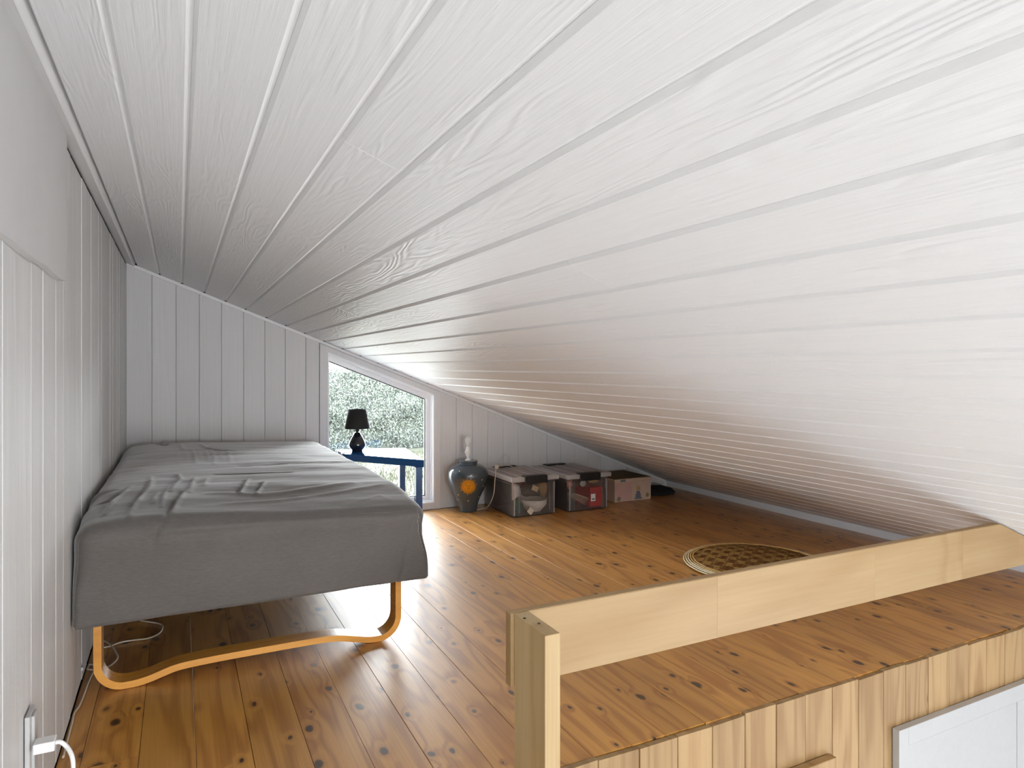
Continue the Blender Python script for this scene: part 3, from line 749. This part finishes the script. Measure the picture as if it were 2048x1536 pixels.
# contents of the left box
bm = B(); lathe(bm, [(.03, .0), (.05, .004), (.088, .05), (.094, .085), (.091, .086), (.084, .05), (.046, .008), (.001, .007)], (2.19, 4.055, .010), 32, False)
tag(link('bowl', bm, cm('cream_ceramic', (225, 214, 200), .5), None, True), 'cream bowl low in the left clear box', 'bowl', g1)
blob('cloth', (2.16, 4.06, .150), .062, cm('dark_grey_cloth', (62, 60, 58)), 'dark grey crumpled cloth on the cream bowl in the clear box', 'cloth', g1, 3, (1.15, .9, .55))
blob('cloth', (2.035, 4.06, .16), .048, cm('white_cloth', (214, 208, 204)), 'white bundle in the left corner of the left clear box', 'cloth', g1, 9, (.85, 1.2, 1.2))
blob('cloth', (2.045, 4.20, .085), .048, cm('dusty_pink_cloth', (150, 92, 104)), 'dusty pink cloth at the left side of the left clear box', 'cloth', g1, 14, (.7, 1.9, 1.3))
blob('cloth', (2.06, 4.05, .062), .038, cm('teal_cloth', (44, 92, 84)), 'teal cloth at the front left corner of the left clear box', 'cloth', g1, 21, (.9, .8, 1.2))
blob('soft_toy', (2.265, 4.07, .155), .042, cm('tan_plush', (160, 120, 76)), 'tan plush shape at the right of the left clear box', 'toy', g1, 33, (.75, .9, 1.35))
blob('cloth', (2.19, 4.26, .165), .052, cm('dark_red_cloth', (104, 40, 44)), 'dark red cloth at the back of the left clear box', 'cloth', g1, 41, (1.7, 1.5, .8))
bm = B(); box(bm, (2.125, 3.972, .165), (2.175, 3.976, .200), .001)
o = link('gift_tag', bm, cm('tan_card', (205, 178, 132))); o.rotation_euler = (0, .45, 0); tag(o, 'tan card tag near the top of the left clear box', 'tag', g1)
bm = B(); box(bm, (2.068, 3.9585, .045), (2.108, 3.9605, .085), .0005)
o = link('card', bm, cm('cream_paper', (222, 208, 186)), None); o.location.x -= .0; o.rotation_euler = (0, .70, 0)
o.location = (2.103, 3.9600, .020); tag(o, 'cream paper diamond low at the front of the left clear box', 'card', g1)
# contents of the middle box
bm = B(); box(bm, (2.60, 3.975, .012), (2.70, 4.20, .150), .006, 2)
tag(link('gift_box', bm, cm('bright_red_card', (196, 18, 12), .5)), 'bright red pack in the middle clear box', 'box', g2)
blob('cloth', (2.57, 4.09, .175), .040, cm('brown_cloth', (92, 62, 44)), 'brown bundle at the top of the middle clear box', 'cloth', g2, 6, (1.6, 1.2, .7))
bm = B(); lathe(bm, [(.001, 0), (.024, 0), (.025, .004), (.018, .007), (.001, .007)], (0, 0, 0), 24)
o = link('disc', bm, cm('pearl_plastic', (206, 196, 186), .35), None, True, centre=False); o.location = (2.545, 3.985, .185); o.rotation_euler = (math.pi/2, 0, 0); tag(o, 'round pale disc near the top of the middle clear box', 'disc', g2)
blob('cloth', (2.455, 4.05, .185), .042, cm('pink_cloth', (206, 130, 120)), 'pink bundle in the front left corner of the middle clear box', 'cloth', g2, 17, (.8, 1, .8))
blob('cloth', (2.475, 4.2, .12), .050, cm('maroon_cloth', (98, 26, 34)), 'maroon cloth at the left side of the middle clear box', 'cloth', g2, 27, (.9, 2.0, 1.2))
blob('cloth', (2.66, 4.03, .185), .026, cm('tan_cloth', (190, 150, 100)), 'tan bundle on the red pack in the middle clear box', 'cloth', g2, 37, (1.5, .9, .55))
for i in range(5):
    bm = B(); a = Vector((2.46, 3.975+.012*i, .125-.008*i)); b = a+Vector((.13, .01, -.05-.004*i)); tube(bm, [a, b], .0028, 8)
    tag(link('stick', bm, cm('pale_wood', (205, 182, 150))), ('topmost', 'second', 'middle', 'fourth', 'lowest')[i]+' of the five pale sticks slanting in the middle clear box', 'stick', 'pale sticks in the middle clear box')
bm = B(); box(bm, (2.585, 3.9405, .062), (2.622, 3.9418, .112), .0004)
lab = link('label', bm, cm('white_label', (235, 233, 228), .5), cr2)
bm = B(); box(bm, (2.592, 3.9395, .073), (2.615, 3.9404, .080)); link('print_bar', bm, M['black'], lab)
# ---- printed keepsake box
kb = empty('cardboard_box', (3.05, 4.24, 0), 'cream and pink printed cardboard box with lid, rightmost of the boxes', 'box')
pink = plain('cream_pink_printed_card', srgb(206, 178, 156), .7, nz=.12, nzs=12); pinkb = plain('rose_printed_card', srgb(204, 164, 150), .7, nz=.1, nzs=14)
olive = plain('brown_card_top', srgb(112, 92, 60), .8, nz=.1, nzs=8)
bm = B(); box(bm, (2.882, 4.075, .0006), (3.215, 4.42, .150), .002); link('body', bm, pink, kb)
bm = B(); box(bm, (2.877, 4.069, .145), (3.220, 4.425, .170), .002); lid = link('lid', bm, pink, kb)
bm = B(); box(bm, (2.884, 4.075, .1698), (3.213, 4.42, .1722)); link('lid_top', bm, olive, lid)
bm = B(); box(bm, (2.887, 4.0735, .006), (3.035, 4.0748, .142)); link('printed_panel', bm, pinkb, kb)
bl = plain('faded_blue_print', srgb(116, 124, 134), .7, nz=.4, nzs=60)
bm = B()
for (a, b_, c_, d_) in ((3.062, .01, 3.13, .022), (3.07, .022, 3.12, .05), (3.078, .05, 3.11, .07)): box(bm, (a, 4.0738, b_), (c_, 4.0748, d_), .0003)
link('print_patch', bm, bl, kb)
bm = B(); lathe(bm, [(.001, 0), (.018, 0), (.018, .001), (.001, .001)], (0, 0, 0), 20); o = link('print_patch', bm, plain('ochre_print', srgb(190, 160, 110), .7, nz=.2, nzs=50), kb, loc=(3.097, 4.0738, .092), centre=False); o.rotation_euler = (math.pi/2, 0, 0)
bm = B(); prism(bm, [(2.90, 4.0728, .012), (2.925, 4.0728, .006), (2.937, 4.0728, .030), (2.922, 4.0728, .044), (2.903, 4.0728, .034)], (0, .001, 0)); link('print_patch', bm, plain('grey_green_print', srgb(140, 134, 112), .7, nz=.3, nzs=60), kb)
bm = B(); prism(bm, [(3.165, 4.0738, .024), (3.185, 4.0738, .018), (3.198, 4.0738, .034), (3.184, 4.0738, .052), (3.168, 4.0738, .044)], (0, .001, 0)); link('print_patch', bm, plain('olive_print', srgb(150, 128, 78), .7, nz=.3, nzs=60), kb)
bm = B(); box(bm, (2.93, 4.0678, .150), (2.975, 4.0688, .166)); link('print_patch', bm, bl, kb)
# black folded cloth in the low corner
bm = B(); bmesh.ops.create_icosphere(bm, subdivisions=4, radius=1)
for v in bm.verts:
    p = v.co.copy(); n_ = noise.noise(p*2.2)*.18
    v.co = Vector((3.405+p.x*.165*(1+n_), 4.27+p.y*.15*(1+n_), .001+max(p.z, -.35)*.036*(1+n_)+.0125))
tag(link('folded_cloth', bm, M['bag'], None, True), 'black folded cloth on the floor right of the printed box', 'cloth')

# ---- woven tray
tc = (2.62, 2.47); TRAD = .36
tray = empty('woven_mat', (tc[0], tc[1], 0), 'round domed mat woven from palm strips, cream rim, on the floor behind the rail', 'mat')
def trz(r):
    s = min(1.0, r/TRAD); return .010+.032*(1-s**3)
strip = plain('honey_palm_strip', srgb(222, 180, 106), .5, nz=.35, nzs=60, bump=.2)
strip2 = plain('brown_palm_strip', srgb(150, 98, 40), .5, nz=.35, nzs=60, bump=.2)
cream = plain('cream_palm_strip', srgb(232, 218, 180), .5, nz=.2, nzs=60)
def weave(dirk, mat, name):
    bm = B(); pw = .025; N_ = 16
    for s in range(-N_, N_+1):
        off = s*pw
        if abs(off) > TRAD-.012: continue
        half = math.sqrt((TRAD-.006)**2-off**2); st = .0095; m_ = int(2*half/st); prev = None
        for j in range(m_+1):
            t = -half+2*half*j/m_
            ph = int(math.floor((t/pw)+.5)); over = ((ph+(s if dirk == 0 else -s+2)) % 4) < 2
            lift = .0016 if over else .0004
            row = []
            for e in (-.46, .46):
                a_, b_ = off+e*pw, t
                X_, Y_ = ((a_, b_) if dirk == 0 else (b_, a_))
                r = math.hypot(X_, Y_); ca, sa = math.cos(.6), math.sin(.6)
                row.append(bm.verts.new((tc[0]+X_*ca-Y_*sa, tc[1]+X_*sa+Y_*ca, trz(min(r, TRAD))+lift)))
            if prev: bm.faces.new((prev[0], prev[1], row[1], row[0]))
            prev = row
    bmesh.ops.solidify(bm, geom=bm.faces[:], thickness=.0009)
    o = link(name, bm, mat, tray); o['kind'] = 'stuff'; return o
weave(0, strip, 'weave'); weave(1, strip2, 'weave')
for j, (dr, dz) in enumerate(((.0, -.002), (.011, .0), (.022, .0), (.034, .0), (.046, .0))):       # cream rim strands
    bm = B(); n = 96; pts = [(tc[0]+(TRAD-dr)*math.cos(2*math.pi*i/n), tc[1]+(TRAD-dr)*math.sin(2*math.pi*i/n), trz(TRAD-dr)+.0035+dz+.0008*math.sin(i*1.3)) for i in range(n+1)]
    tube(bm, pts, .0034, 8, False); link('rim_strand', bm, cream if j < 3 else strip, tray, True)

# ---- cord on the floor by the bed leg
def fl_(u, v, z=.005): p = onz(u, v, z); p.x = max(p.x, WL+.006); return p
c1 = [onz(280, 1241, .005), fl_(302, 1244.5), fl_(320, 1248), fl_(325, 1255), fl_(318, 1267), fl_(296, 1276.6), fl_(265, 1280.5), fl_(240, 1285), fl_(223, 1291.4), fl_(209, 1294.5), fl_(200, 1291), fl_(203, 1283), fl_(212, 1283.5), fl_(223, 1292), fl_(232, 1305), fl_(235, 1316), fl_(226, 1327), fl_(211, 1336), fl_(190, 1340), fl_(172, 1338.5), fl_(167, 1334), fl_(174, 1330), fl_(187, 1330), fl_(193, 1335), fl_(187, 1343), fl_(177, 1364), fl_(168, 1389), fl_(159, 1411), fl_(147, 1427), fl_(144, 1446), fl_(139, 1464), fl_(134, 1484), fl_(126, 1515)]
bm = B(); tube(bm, smoothpath(c1, 6), .0030, 8)
fc = link('floor_cord', bm, M['cord'], None, True); tag(fc, 'thin cream cord looping on the floor round the left bed leg', 'cord')
# ---- socket and plug low on the left wall
p0 = onx(47, 1437, WL); y0 = p0.y; zt0 = p0.z
xf = ony(59, 1437, y0).x; y1 = onz(66, 1408, zt0).y
sk = empty('wall_socket', (WL, y0+.05, zt0-.15), 'grey-white surface socket low on the left wall, plug in it', 'socket')
bm = B(); box(bm, (WL+.0015, y0, zt0-.20), (xf, y1, zt0), .001, 1); link('housing', bm, M['greyplastic'], sk)
bm = B(); box(bm, (xf, y0+.015, zt0-.19), (xf+.006, y1-.012, zt0-.006), .001, 1); link('cover_plate', bm, M['greyplastic'], sk)
xp0 = xf+.0065; yp = onx(65, 1496, xp0).y; xp1 = ony(109, 1490, yp).x; zp1 = ony(65, 1491.5, yp).z; zp0 = ony(65, 1512, yp).z; yp2 = onz(112, 1468, zp1).y
plug = empty('plug', (xp0, yp, zp0), 'white flat plug sticking out of the wall socket, white cord curling down', 'plug')
bm = B(); box(bm, (xp0, yp, zp0), (xp1, yp2, zp1), .0018, 2); link('plug_body', bm, M['whiteplastic'], plug)
ym = (yp+yp2)/2
bm = B(); tube(bm, smoothpath([Vector((xp1-.001, ym, (zp0+zp1)/2)), ony(121, 1484, ym), ony(133, 1493, ym), ony(142, 1507, ym-.01), ony(146, 1524, ym-.015), ony(146, 1548, ym-.02), ony(143, 1580, ym-.03)], 6), .0042, 10); link('cord', bm, M['whitecord'], plug, True)
# small cord clip on the wall
bm = B(); p = onx(163, 1337, WL+.003); box(bm, (WL+.0015, p.y-.008, p.z-.006), (WL+.009, p.y+.008, p.z+.006), .002, 2); tag(link('cord_clip', bm, M['greyplastic']), 'small grey clip holding the cream cord at the wall foot', 'clip')

# ---- white cupboard front under the loft
cb = empty('cupboard', (2.9, 1.40, -1.1), 'white lacquered cupboard front under the loft boards at the right', 'cupboard')
Xa, Xb, Za, Zb = 2.117, 3.64, -1.9, -.195
bm = B(); yf = 1.394
for a, b in (((Xa, Za), (Xa+.050, Zb)), ((Xb-.05, Za), (Xb, Zb)), ((Xa+.05, Zb-.060), (Xb-.05, Zb)), ((Xa+.05, Za), (Xb-.05, Za+.06))): box(bm, (a[0], yf, a[1]), (b[0], FE-.002, b[1]), .001)
link('frame', bm, M['white'], cb)
for a, b in ((Xa+.052, 2.818), (2.823, Xb-.052)):
    bm = B(); box(bm, (a, yf+.004, Za+.062), (b, FE-.002, Zb-.0615), .002); link('door', bm, M['white'], cb)

# ================================================================== OUTSIDE
GZ = -2.4
m, tr, b = newmat('lawn_grass'); t = NT(tr); tcn = t.n('ShaderNodeTexCoord')
f = t.noise(tcn.outputs['Object'], 1.2, 5, .65); t.L(t.mix(t.rng(f, .35, .65), c4(srgb(36, 40, 26)), c4(srgb(44, 46, 31))), b.inputs['Base Color']); b.inputs['Roughness'].default_value = .9
M['lawn'] = m
bm = B(); nx_, ny_ = 60, 60; g_ = [[bm.verts.new((-20+60*i/nx_, GB+.2+48*j/ny_, GZ+.06*noise.noise(Vector((i*.4, j*.4, 0))))) for i in range(nx_+1)] for j in range(ny_+1)]
for j in range(ny_):
    for i in range(nx_): bm.faces.new((g_[j][i], g_[j][i+1], g_[j+1][i+1], g_[j+1][i]))
struct(link('ground', bm, M['lawn'], None, True), 'pale green lawn outside the window')
bm = B(); rg = random.Random(12)
for i in range(9000):
    y = rg.uniform(13, 26); x = rg.uniform(.12*y, .45*y); a = rg.uniform(0, 6.28); h = rg.uniform(.05, .13); w_ = .022
    dx, dy = math.cos(a)*w_, math.sin(a)*w_; lx, ly = rg.uniform(-.05, .05), rg.uniform(-.05, .05)
    bm.faces.new([bm.verts.new((x-dx, y-dy, GZ-.02)), bm.verts.new((x+dx, y+dy, GZ-.02)), bm.verts.new((x+lx, y+ly, GZ+h))])
o = link('grass', bm, M['lawn']); o['kind'] = 'stuff'; tag(o, 'loose grass blades on the lawn beyond the window', 'grass')
def leafmat(name, a, b_):
    m, tr, b = newmat(name); t = NT(tr); tcn = t.n('ShaderNodeTexCoord')
    f = t.noise(tcn.outputs['Object'], 2.2, 5, .75); t.L(t.mix(t.rng(f, .35, .65), c4(a), c4(b_)), b.inputs['Base Color']); b.inputs['Roughness'].default_value = .8
    return m
hedge = empty('hedge', (8, 27.5, GZ), 'tall pale green hedge at the end of the lawn outside the window', 'hedge')
def hh(x): return 3.35+.28*noise.noise(Vector((x*.45, 0, 3)))+.12*noise.noise(Vector((x*1.6, 5, 3)))-.07*max(0, x-7)
bm = B(); nx_, nz_ = 110, 22; g_ = []
for j in range(nz_+1):
    row = []
    for i in range(nx_+1):
        x = -2+22*i/nx_; z = hh(x)*j/nz_; bulge = .5*math.sin(math.pi*min(1, j/nz_*.9+.1)) + .28*noise.noise(Vector((x*1.3, z*1.3, 0)))
        row.append(bm.verts.new((x, 27.4-bulge+(.5 if j == nz_ else 0), GZ+z)))
    g_.append(row)
g_.append([bm.verts.new((v.co.x, 29, v.co.z)) for v in g_[-1]]); g_.append([bm.verts.new((v.co.x, 29, GZ)) for v in g_[0]])
for j in range(len(g_)-1):
    for i in range(nx_): bm.faces.new((g_[j][i], g_[j][i+1], g_[j+1][i+1], g_[j+1][i]))
link('hedge_mass', bm, leafmat('hedge_shade', srgb(60, 66, 60), srgb(73, 78, 72)), hedge, True)
for nm, mt, sd, cnt in (('foliage', leafmat('pale_leaves', srgb(78, 84, 80), srgb(91, 97, 93)), 1, 21000), ('foliage', leafmat('green_leaves', srgb(63, 71, 61), srgb(78, 85, 75)), 2, 21000)):
    bm = B(); rg = random.Random(sd)
    for i in range(cnt):
        x = rg.uniform(1.5, 14); z = hh(x)*rg.random()**.85+rg.uniform(-.02, .12); bulge = .5*math.sin(math.pi*min(1, z/hh(x)*.9+.1))+.28*noise.noise(Vector((x*1.3, z*1.3, 0)))
        c = Vector((x, 27.35-bulge-rg.uniform(0, .18), GZ+z)); d = Vector((rg.gauss(0, 1), rg.gauss(0, .6), rg.gauss(.5, 1))).normalized()
        s = d.cross(Vector((rg.gauss(0, 1), rg.gauss(0, 1), rg.gauss(0, 1)))).normalized(); L, W_ = rg.uniform(.04, .09), rg.uniform(.015, .026)
        bm.faces.new([bm.verts.new(c-d*L), bm.verts.new(c+s*W_), bm.verts.new(c+d*L), bm.verts.new(c-s*W_)])
    o = link(nm, bm, mt, hedge); o['kind'] = 'stuff'
for o in bpy.data.objects:
    if 'wpos' in o: del o['wpos']
